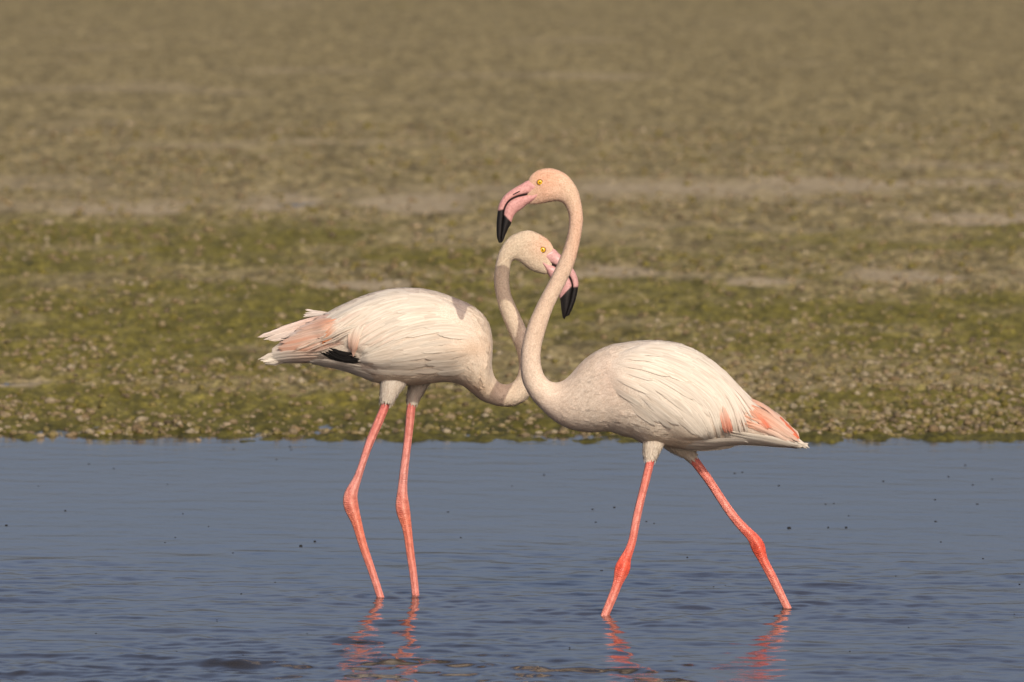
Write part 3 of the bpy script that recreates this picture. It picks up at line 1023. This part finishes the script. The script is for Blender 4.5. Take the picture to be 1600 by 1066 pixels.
# ---------------------------------------------------------------- bird that strides
CREAM = np.array([0.76, 0.72, 0.64])
def pig_light_r(px, py):
    neckc = np.array([0.74, 0.60, 0.48]); upn = np.array([0.75, 0.54, 0.41])
    bodyc = np.array([0.76, 0.72, 0.64])
    c = np.broadcast_to(bodyc, px.shape + (3,)).copy()
    k1 = 1 - sstep(870, 985, px + 0.3 * (py - 600))
    c = c * (1 - k1[..., None]) + np.array([0.74, 0.64, 0.54]) * k1[..., None]
    k2 = (1 - sstep(480, 600, py)) * (px < 930)
    c = c * (1 - k2[..., None]) + neckc * k2[..., None]
    k3 = (1 - sstep(300, 470, py)) * (px < 930)
    c = c * (1 - k3[..., None]) + upn * k3[..., None]
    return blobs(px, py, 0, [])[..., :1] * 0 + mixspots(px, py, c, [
        (852, 278, 22, 14, (0.72, 0.40, 0.27), 0.7), (848, 300, 16, 16, (0.74, 0.46, 0.33), 0.6), (905, 410, 10, 60, (0.72, 0.40, 0.26), 0.5),
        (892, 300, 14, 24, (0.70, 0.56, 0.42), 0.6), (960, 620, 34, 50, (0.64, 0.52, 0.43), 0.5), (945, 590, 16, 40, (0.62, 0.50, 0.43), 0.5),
        (1060, 705, 130, 34, (0.74, 0.61, 0.44), 0.7), (1135, 655, 14, 24, (0.72, 0.34, 0.24), 0.6), (1190, 655, 26, 16, (0.74, 0.33, 0.22), 0.7), (1060, 540, 80, 8, (0.68, 0.62, 0.58), 0.5)])  # warm bounce under the belly and grey skylight along the back painted in


def mixspots(px, py, c, spots):
    c = c.copy()
    for (x, y, rx, ry, col, a) in spots:
        w = (a * np.exp(-((px - x) / rx) ** 2 - ((py - y) / ry) ** 2))[..., None]
        c = c * (1 - w) + np.asarray(col) * w
    return c


rows_r = [(1262, 696, 1260, 699, 2), (1251, 687.5, 1249, 697, 8), (1237, 673, 1232, 695, 18), (1216, 652, 1208, 694, 32), (1195, 637, 1185, 692, 44), (1177, 624.5, 1160, 691, 52),
          (1160, 608, 1138, 693, 60), (1144, 591, 1118, 697, 67), (1123, 572, 1098, 700, 73), (1103, 557, 1078, 702, 77), (1082, 545, 1058, 700, 80), (1061, 537, 1040, 697, 82),
          (1038, 533, 1020, 695.5, 82), (1016, 532, 1003, 692, 81), (995, 533, 987, 684, 79), (975, 535.5, 970, 680, 75), (954, 539.5, 950, 674, 70), (938, 546, 933, 675, 65),
          (923, 554.5, 917, 675, 59), (911, 564, 902, 673, 52), (900.5, 575, 886, 668.5, 45), (891, 586, 872, 662, 38), (881, 594.5, 858, 651.5, 31), (870, 598, 845, 639, 25.5),
          (860, 596, 834, 627, 22), (852, 589, 825, 614, 19.5), (847, 578, 818, 600, 18), (844.5, 564, 814, 583, 17), (844.5, 552, 813.5, 563, 16), (846.5, 538, 816, 539, 15),
          (851, 521, 823.5, 511, 14.5), (858, 498, 833, 488, 13.5), (868, 473, 844, 465.5, 12.8), (878.5, 453, 854.5, 446, 12.5), (887, 436, 863, 430, 12.2), (894, 421, 870, 414.5, 12),
          (901, 400, 877, 398, 11.8), (905.5, 380, 883, 381, 11.5), (909.5, 358, 888, 360, 11.2), (911, 341, 889.3, 345, 11), (909.5, 325, 888, 333, 11), (906.6, 310, 885, 325, 11.2),
          (902, 295, 881, 319, 12), (895, 284, 876, 315.5, 12.8), (887, 274.5, 868, 314.3, 13.8), (877, 268, 858, 316, 14.8), (866, 264, 849, 317.5, 14.8), (855, 263, 841, 319, 13.4),
          (844, 265, 834, 319.5, 11), (836, 268.5, 829, 319.5, 9), (830, 273, 825.5, 319, 7.2), (826.5, 279, 822.5, 317, 5.2)]
R = Bird('flamingo', 'pinkish flamingo striding with legs spread wide and its head held above the other bird', D_R, 1030, rows_r, pig_light_r)
R.thigh_col = np.array([0.72, 0.67, 0.58])
gr = [[(942, 604), (975, 632), (1008, 656), (1038, 678), (1068, 692)],
      [(940, 582), (985, 597), (1030, 624), (1070, 658), (1100, 688)],
      [(945, 564), (1000, 566), (1060, 588), (1108, 628), (1126, 684)],
      [(957, 551), (1015, 548), (1080, 571), (1135, 617), (1156, 682)],
      [(975, 543), (1030, 541), (1090, 560), (1145, 604), (1188, 660)],
      [(985, 540), (1035, 538), (1090, 553), (1148, 602), (1212, 657)]]
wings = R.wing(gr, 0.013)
W = wings[0]
RED = np.array([0.74, 0.20, 0.11]); SAL = np.array([0.76, 0.34, 0.22]); WHT = np.array([0.80, 0.76, 0.68]); PNK = np.array([0.76, 0.52, 0.42])
R.group([(1120, 692), (1180, 692), (1256, 698)], [(1130, 668), (1195, 680), (1264, 699)], 14, 3.6, 0.001, WHT, WHT * 0.95, R.root, 'tail_feather', True, 3, 1, shrink=0.3)
R.group([(1050, 700), (1110, 699), (1175, 692)], [(1090, 684), (1135, 680), (1200, 684)], 14, 4.0, 0.0005, CREAM, WHT * 0.97, R.root, 'undertail_feather', False, 4, 8, shrink=0.5)
R.group([(1150, 662), (1190, 672), (1236, 691)], [(1165, 614), (1209, 647), (1257, 691)], 15, 2.6, 0.002, SAL, PNK, W, 'flight_feather', False, 3, 2, shrink=0.3, fleck=0.4)
R.group([(1172, 642), (1190, 655), (1206, 668)], [(1165, 630), (1185, 650), (1196, 668)], 5, 2.6, 0.0045, SAL, RED, W, 'covert_feather', False, 3, 3, fleck=0.3)
R.group([(1192, 641), (1215, 660), (1243, 688)], [(1196, 639), (1221, 660), (1246, 687)], 3, 2.2, 0.006, RED, RED * 1.02, W, 'flight_feather', False, 1, 7, 0.6)
R.group([(1121, 625), (1126, 650), (1131, 674)], [(1128, 628), (1134, 650), (1142, 672)], 5, 2.4, 0.0030, PNK, RED, W, 'covert_feather', False, 2, 4, fleck=0.35)


def cf_r(t, s0, s1, r):
    c = CREAM * (0.97 + 0.08 * r.random())
    blush = 0.35 * (t > 0.5) * (s1 > 0.75) * r.random()
    ct = c * (1 - blush) + np.array([0.78, 0.55, 0.46]) * blush
    return c, ct


# long plumes first (lowest), shorter coverts laid over their roots
R.fan(gr, 40, (0.38, 0.58), (0.36, 0.55), 4.2, 0.0010, cf_r, W, 'scapular_plume', 12, (0.2, 0.98), 0.72, 0.3)
R.fan(gr, 34, (0.22, 0.46), (0.26, 0.40), 4.4, 0.0016, cf_r, W, 'scapular_plume', 13, (0.08, 1.0), 0.6, 0.3)
R.fan(gr, 30, (0.06, 0.30), (0.22, 0.34), 4.8, 0.0020, cf_r, W, 'covert_feather', 14, (0.03, 1.0), 0.5, 0.2)
# wispy strands hanging over the red
R.fan([gr[3], gr[4]], 8, (0.45, 0.6), (0.38, 0.5), 1.6, 0.0040, lambda t, a, b, r: (CREAM, np.array([0.82, 0.74, 0.66])), W, 'plume_strand', 15, (0, 1), 0.5, 0.4)
R.group([(1250, 693), (1258, 697), (1266, 703)], [(1245, 690), (1258, 694), (1263, 694)], 3, 1.3, 0.002, WHT, WHT, R.root, 'tail_feather', False, 1, 5, 0.3)
L = R.loft
uj = float(np.interp(24, np.arange(len(rows_r)), L.st)); uh = float(np.interp(44, np.arange(len(rows_r)), L.st))
size_r = lambda u: np.interp(u, [0, uj - 0.25, uj, uj + 0.1, uh, L.L], [0.022, 0.024, 0.013, 0.0085, 0.007, 0.006])
lift_r = lambda u: np.interp(u, [0, uj - 0.2, uj, uh, L.L], [0.0005, 0.0005, 0.0005, 0.0007, 0.0007])
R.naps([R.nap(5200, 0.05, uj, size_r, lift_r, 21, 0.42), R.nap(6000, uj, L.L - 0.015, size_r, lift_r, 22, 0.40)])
zr = zmap(740, 240, 6.664)
st_r = [((625, 292), (668, 398), (650, 470)), ((582, 278), (630, 412), (612, 505)), ((520, 305), (570, 425), (562, 528)), ((450, 345), (500, 437), (505, 576)), ((385, 385), (430, 458), (452, 610)), ((325, 435), (370, 495), (420, 648)),
        ((285, 490), (338, 537), (402, 690)), ((260, 545), (318, 590), (388, 735)), ((248, 620), (308, 660), (365, 775)), ((240, 710), (300, 740), (345, 820)), ((238, 800), (292, 815), (325, 865)),
        ((245, 880), (285, 880), (310, 905)), ((262, 928), (281, 930), (296, 926))]
bw = [12.0, 10.6, 9.4, 8.8, 8.2, 7.8, 7.4, 7.0, 6.4, 5.6, 4.6, 3.2, 1.4]
PINKB = np.array([0.66, 0.36, 0.34])
bb = R.bill(st_r, zr, 7.2, 7.1, PINKB, bw)
R.eye(843.5, 284.6, 3.8)
for sgn in (1,):
    p0, p1 = zr((405, 430)), zr((490, 385))
    R.add('nostril', *(lambda c, d, y: (ico(2)[0] @ np.array([[d[0], 0, d[1]], [0, 0.0012, 0], [-d[1] * .13, 0, d[0] * .13]]) + np.array([c[0], y, c[2]]), ico(2)[1]))(
        (at(*p0, R.D) + at(*p1, R.D)) / 2, ((at(*p1, R.D) - at(*p0, R.D)) / 2)[[0, 2]], R.D - 0.0142), M_DARK, bb)
CORAL = np.array([0.77, 0.245, 0.19]); CORAL_D = np.array([0.78, 0.12, 0.07])
legc_r = lambda t: np.array([np.interp(t, [0, 0.1, 0.35, 0.55, 0.68, 0.8, 1], [a, b, c, d, c2, e, e]) for a, b, c, d, c2, e in zip((0.70, 0.05, 0.07), CORAL * .97, CORAL * [1, 1.15, 1.2], CORAL_D, CORAL * .97, CORAL * [1, 1.25, 1.3])]).T
R.thigh([(1030, 640, 36), (1024, 680, 22), (1019, 700, 14.5), (1016, 712, 11), (1015.6, 717, 9)], [-0.03, -0.05, -0.06, -0.06, -0.06], 31)
R.thigh([(1040, 655, 34), (1056, 690, 20), (1071, 704, 12.5), (1079, 711, 10), (1082.5, 716, 8.6)], [0.01, 0.03, 0.045, 0.05, 0.05], 32)
yo = lambda a, b, n: list(np.linspace(a, b, n))
R.leg([(1019, 700, 6.8), (1015.8, 719, 7.2), (1005, 765, 6.8), (992.5, 819.5, 7), (983.6, 858, 7.6), (976.6, 874, 10.3), (972.3, 887, 13.4), (966.5, 905.7, 9.6), (957.4, 931, 7.8), (948, 953.6, 7.4), (922, 1030, 7)], yo(-0.06, -0.11, 11), legc_r, -1)
R.leg([(1070, 698, 7), (1081.9, 716, 8.0), (1104, 746, 7.6), (1136, 794, 7.6), (1164.8, 829, 8.6), (1177, 842, 10.2), (1183.3, 853.5, 12.4), (1189, 868, 9.6), (1203, 896, 8), (1219, 928, 7.2), (1258, 1006, 7)], yo(0.05, 0.10, 11), legc_r, -1)


# ---------------------------------------------------------------- bird that stands behind
def pig_light_l(px, py):
    c = np.broadcast_to(np.array([0.77, 0.71, 0.62]), px.shape + (3,)).copy()
    k1 = sstep(690, 790, px)
    c = c * (1 - k1[..., None]) + np.array([0.75, 0.64, 0.52]) * k1[..., None]
    k2 = (1 - sstep(430, 560, py)) * sstep(768, 775, px)
    c = c * (1 - k2[..., None]) + np.array([0.74, 0.64, 0.50]) * k2[..., None]
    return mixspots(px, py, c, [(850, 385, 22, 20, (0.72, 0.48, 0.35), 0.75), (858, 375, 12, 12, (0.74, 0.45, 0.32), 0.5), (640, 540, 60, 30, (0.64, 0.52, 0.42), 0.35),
                                (640, 610, 130, 34, (0.74, 0.61, 0.44), 0.7), (740, 545, 30, 14, (0.72, 0.52, 0.36), 0.5), (745, 610, 30, 10, (0.70, 0.50, 0.34), 0.45), (480, 530, 40, 14, (0.74, 0.42, 0.30), 0.6),  # first spot paints warm bounced light onto the underbelly
                                (620, 456, 100, 7, (0.66, 0.60, 0.57), 0.5)])  # grey skylight on the back ridge, put into the colour


rows_l = [(425, 545, 424, 560, 4), (440, 533, 438, 564, 16), (460, 519, 456, 564, 30), (480, 507, 476, 565.5, 42), (500, 495, 496, 567.5, 52), (520, 483.5, 514, 571.5, 60),
          (545, 471.5, 535, 575, 67), (566, 463, 556, 584, 72), (586, 456.5, 577, 594, 76), (607, 452, 600, 600, 79), (630, 450, 628, 602, 81), (652, 450.5, 652, 601, 79),
          (675, 454, 676, 598.5, 76), (698, 461, 697, 597, 72), (720, 469.5, 713, 599, 68), (741, 480, 725, 604, 63), (757, 494, 734, 611, 58), (766, 511, 742, 617.5, 52),
          (769.5, 532, 750, 623.5, 49), (769.5, 552, 758, 628, 40), (768.5, 568, 767, 631.5, 32), (770, 581, 777, 634, 27), (774.5, 592, 788, 635.5, 23), (781.5, 599, 799, 635, 20),
          (790, 601, 810, 632, 18.5), (798, 599, 822, 625, 17.5), (805, 593.5, 831, 611, 16.5), (809.5, 584, 836.5, 595, 15.5), (811, 570, 838, 577, 15), (809, 554, 835, 556, 14.5),
          (802, 535, 828, 529, 14), (794, 516.7, 819.5, 508, 13.5), (786, 498, 810.5, 488, 13), (779.5, 479.5, 803, 472, 12.6), (774.5, 459, 797.5, 456, 12.2), (772, 441, 795.7, 441, 12),
          (773, 425, 796, 427, 11.8), (774.6, 412.6, 797.5, 415, 11.8), (778, 399, 800.5, 408.5, 12), (783, 388, 806, 406.5, 12.4), (791, 375.5, 813, 409.5, 13.2), (802, 367, 821, 416, 14.4),
          (815, 362, 830, 422, 15.4), (827, 360, 838, 425.5, 15.2), (838, 363.5, 845, 427, 13.6), (848, 368.7, 850, 428, 11.4), (857, 375, 854, 428.5, 9), (862.5, 382, 857, 428, 7.2), (866, 391, 860, 426, 5.2)]
Lb = Bird('flamingo', 'cream flamingo with a black feather patch under its wing, head lowered behind the other neck', D_L, 635, rows_l, pig_light_l)
Lb.thigh_col = np.array([0.66, 0.62, 0.55])
gl = [[(742, 575), (700, 582), (650, 582), (600, 578), (562, 572)],
      [(757, 545), (705, 542), (650, 548), (600, 556), (560, 560)],
      [(757, 518), (702, 504), (645, 512), (600, 531), (563, 553)],
      [(744, 494), (690, 480), (630, 484), (575, 507), (540, 543)],
      [(718, 476), (660, 463), (600, 470), (545, 498), (502, 533)],
      [(692, 463), (640, 456), (580, 464), (522, 489), (468, 517)]]
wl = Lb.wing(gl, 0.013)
WL = wl[0]
LAV = np.array([0.74, 0.69, 0.66]); ORG = np.array([0.76, 0.38, 0.25]); BLK = np.array([0.012, 0.011, 0.011])
CREAM_L = np.array([0.75, 0.71, 0.63])
Lb.group([(600, 599), (545, 577), (490, 566)], [(570, 572), (530, 563), (470, 556)], 14, 4.0, 0.0005, CREAM_L, CREAM_L * 1.04, Lb.root, 'undertail_feather', False, 4, 48, shrink=0.5)
Lb.group([(505, 566), (455, 564), (411, 571)], [(500, 545), (455, 548), (399, 563)], 16, 3.0, 0.001, np.array([0.76, 0.60, 0.50]), WHT * 0.95, Lb.root, 'tail_feather', True, 3, 41, 0.8, 0.6, shrink=0.3)
Lb.group([(540, 535), (490, 545), (428, 552)], [(530, 505), (485, 520), (440, 538)], 16, 3.0, 0.002, PNK, ORG * 0.9 + 0.06, WL, 'flight_feather', True, 3, 42, 0.7, 0.5, shrink=0.35, fleck=0.45)
Lb.group([(520, 508), (470, 522), (412, 532)], [(520, 488), (462, 506), (396, 531)], 16, 2.8, 0.003, LAV * [1.0, .80, .74], LAV * [1, .96, .93], Lb.root, 'tertial_feather', True, 3, 43, 0.8, 0.6, shrink=0.35)
Lb.group([(535, 500), (500, 515), (450, 532)], [(528, 492), (498, 503), (462, 515)], 7, 2.6, 0.0045, ORG, PNK, WL, 'covert_feather', False, 3, 44, shrink=0.4, fleck=0.5)
Lb.group([(575, 563), (535, 561), (497, 545)], [(552, 546), (538, 545), (521, 537)], 7, 2.6, 0.0045, BLK, BLK, WL, 'black_flight_feather', False, 1.5, 45, 0.25, 0.3, shrink=0.25)
Lb.group([(565, 492), (512, 514), (452, 540)], [(572, 508), (525, 530), (470, 551)], 9, 1.3, 0.0062, CREAM_L, np.array([0.80, 0.66, 0.56]), WL, 'plume_strand', False, 5, 49, 0.4, shrink=0.5)
Lb.group([(560, 500), (550, 520), (556, 551)], [(575, 500), (562, 525), (556, 553)], 6, 3.6, 0.0055, CREAM_L, ORG, WL, 'covert_feather', False, 3, 46, shrink=0.4, fleck=0.5)
Lb.group([(545, 496), (520, 512), (502, 533)], [(540, 505), (520, 520), (510, 537)], 5, 3.0, 0.005, CREAM_L, np.array([0.76, 0.32, 0.16]), WL, 'covert_feather', False, 2, 47)


def cf_l(t, s0, s1, r):
    c = CREAM_L * (0.95 + 0.10 * r.random())
    b = 0.5 * (t > 0.45) * (t < 0.9) * (s1 > 0.85) * r.random()
    br = 0.35 * (t < 0.35) * r.random()
    ct = c * (1 - b) + np.array([0.78, 0.50, 0.40]) * b
    ct = ct * (1 - br) + np.array([0.62, 0.50, 0.40]) * br
    return c, ct


Lb.fan(gl, 40, (0.40, 0.60), (0.34, 0.48), 4.2, 0.0010, cf_l, WL, 'scapular_plume', 52, (0.0, 0.98), 0.7, 0.3)
Lb.fan(gl, 34, (0.24, 0.48), (0.26, 0.38), 4.4, 0.0016, cf_l, WL, 'scapular_plume', 53, (0.02, 1.0), 0.6, 0.3)
Lb.fan(gl, 30, (0.06, 0.30), (0.22, 0.34), 4.8, 0.0020, cf_l, WL, 'covert_feather', 54, (0.03, 1.0), 0.5, 0.2)
Lb.fan([gl[2], gl[4]], 8, (0.45, 0.6), (0.30, 0.40), 1.6, 0.0040, lambda t, a, b, r: (CREAM_L, np.array([0.80, 0.70, 0.61])), WL, 'plume_strand', 55, (0, 1), 0.5, 0.4)
Lb.group([(520, 488), (498, 487), (478, 480)], [(515, 489), (492, 492), (470, 497)], 5, 2.2, 0.002, LAV, LAV * 1.05, Lb.root, 'plume_strand', False, 1.5, 56, 0.3)
L2 = Lb.loft
uj = float(np.interp(23, np.arange(len(rows_l)), L2.st)); uh = float(np.interp(39, np.arange(len(rows_l)), L2.st))
size_l = lambda u: np.interp(u, [0, uj - 0.25, uj, uj + 0.1, uh, L2.L], [0.022, 0.024, 0.013, 0.0085, 0.0085, 0.007])
lift_l = lambda u: np.interp(u, [0, uj - 0.2, uj, uh, L2.L], [0.0005, 0.0005, 0.0005, 0.0009, 0.0008])
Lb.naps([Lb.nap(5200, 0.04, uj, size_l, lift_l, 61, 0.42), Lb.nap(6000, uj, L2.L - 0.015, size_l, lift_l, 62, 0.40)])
zl = zmap(740, 340, 5.923)
st_l = [((712, 308), (638, 385), (648, 455)), ((742, 290), (672, 412), (674, 497)), ((775, 318), (705, 428), (690, 530)), ((815, 355), (755, 450), (720, 575)), ((855, 400), (805, 480), (750, 630)), ((890, 440), (845, 510), (775, 690)),
        ((925, 482), (885, 548), (793, 735)), ((955, 540), (908, 600), (803, 770)), ((970, 600), (915, 655), (808, 815)), ((966, 660), (905, 715), (813, 860)), ((950, 740), (890, 790), (820, 900)),
        ((920, 830), (870, 860), (828, 928)), ((885, 905), (855, 915), (840, 943))]
Lb.bill(st_l, zl, 8.2, 7.0, np.array([0.62, 0.36, 0.35]), bw)
Lb.eye(848, 390, 3.8)
CO2 = np.array([0.72, 0.275, 0.23])
legc_l = lambda t: np.array([np.interp(t, [0, 0.1, 0.35, 0.52, 0.62, 0.75, 1], [a, b, c, d, c2, e, e]) for a, b, c, d, c2, e in zip((0.70, 0.17, 0.15), CO2 * [1, .9, .9], CO2 * [1, 1.15, 1.2], CO2 * [1, .8, .62], CO2 * [1, .85, .72], CO2, )] if False else
                           [np.interp(t, [0, 0.1, 0.35, 0.52, 0.62, 0.75, 1], [a, b, c, d, c2, e, e]) for a, b, c, d, c2, e in zip((0.70, 0.17, 0.15), CO2 * [1, .9, .9], CO2 * [1, 1.15, 1.2], CO2 * [1, .8, .62], CO2 * [1, .85, .72], CO2)]).T
Lb.thigh([(625, 555, 38), (616, 590, 24), (609, 610, 15.5), (605, 624, 11.5), (603.2, 630, 9)], [-0.03, -0.05, -0.06, -0.06, -0.06], 71)
Lb.thigh([(660, 560, 36), (655, 592, 20), (650, 610, 13), (646, 621, 10.5), (644, 628, 9)], [0.02, 0.035, 0.04, 0.04, 0.04], 72)
Lb.leg([(608, 615, 7.5), (603, 630, 7.6), (575, 697.6, 6.9), (554, 757, 8.6), (547, 776, 12.4), (547.5, 789, 13.2), (554, 808, 10.2), (564.5, 844, 7.6), (580, 890, 6.7), (593.4, 931, 6.5), (619, 1004, 6.5)], yo(-0.06, -0.05, 11), legc_l, 1)
Lb.leg([(645, 612, 7.5), (643, 628, 7.8), (637, 687, 7), (630.5, 740, 7.4), (628, 772, 9.4), (628.5, 794, 12.4), (634, 818, 9.4), (640, 858, 7.2), (646, 901, 6.6), (648.8, 928, 6.5), (655, 1002, 6.5)], yo(0.04, 0.03, 11), legc_l, 1)
print('feathers', R.feather_count, Lb.feather_count)
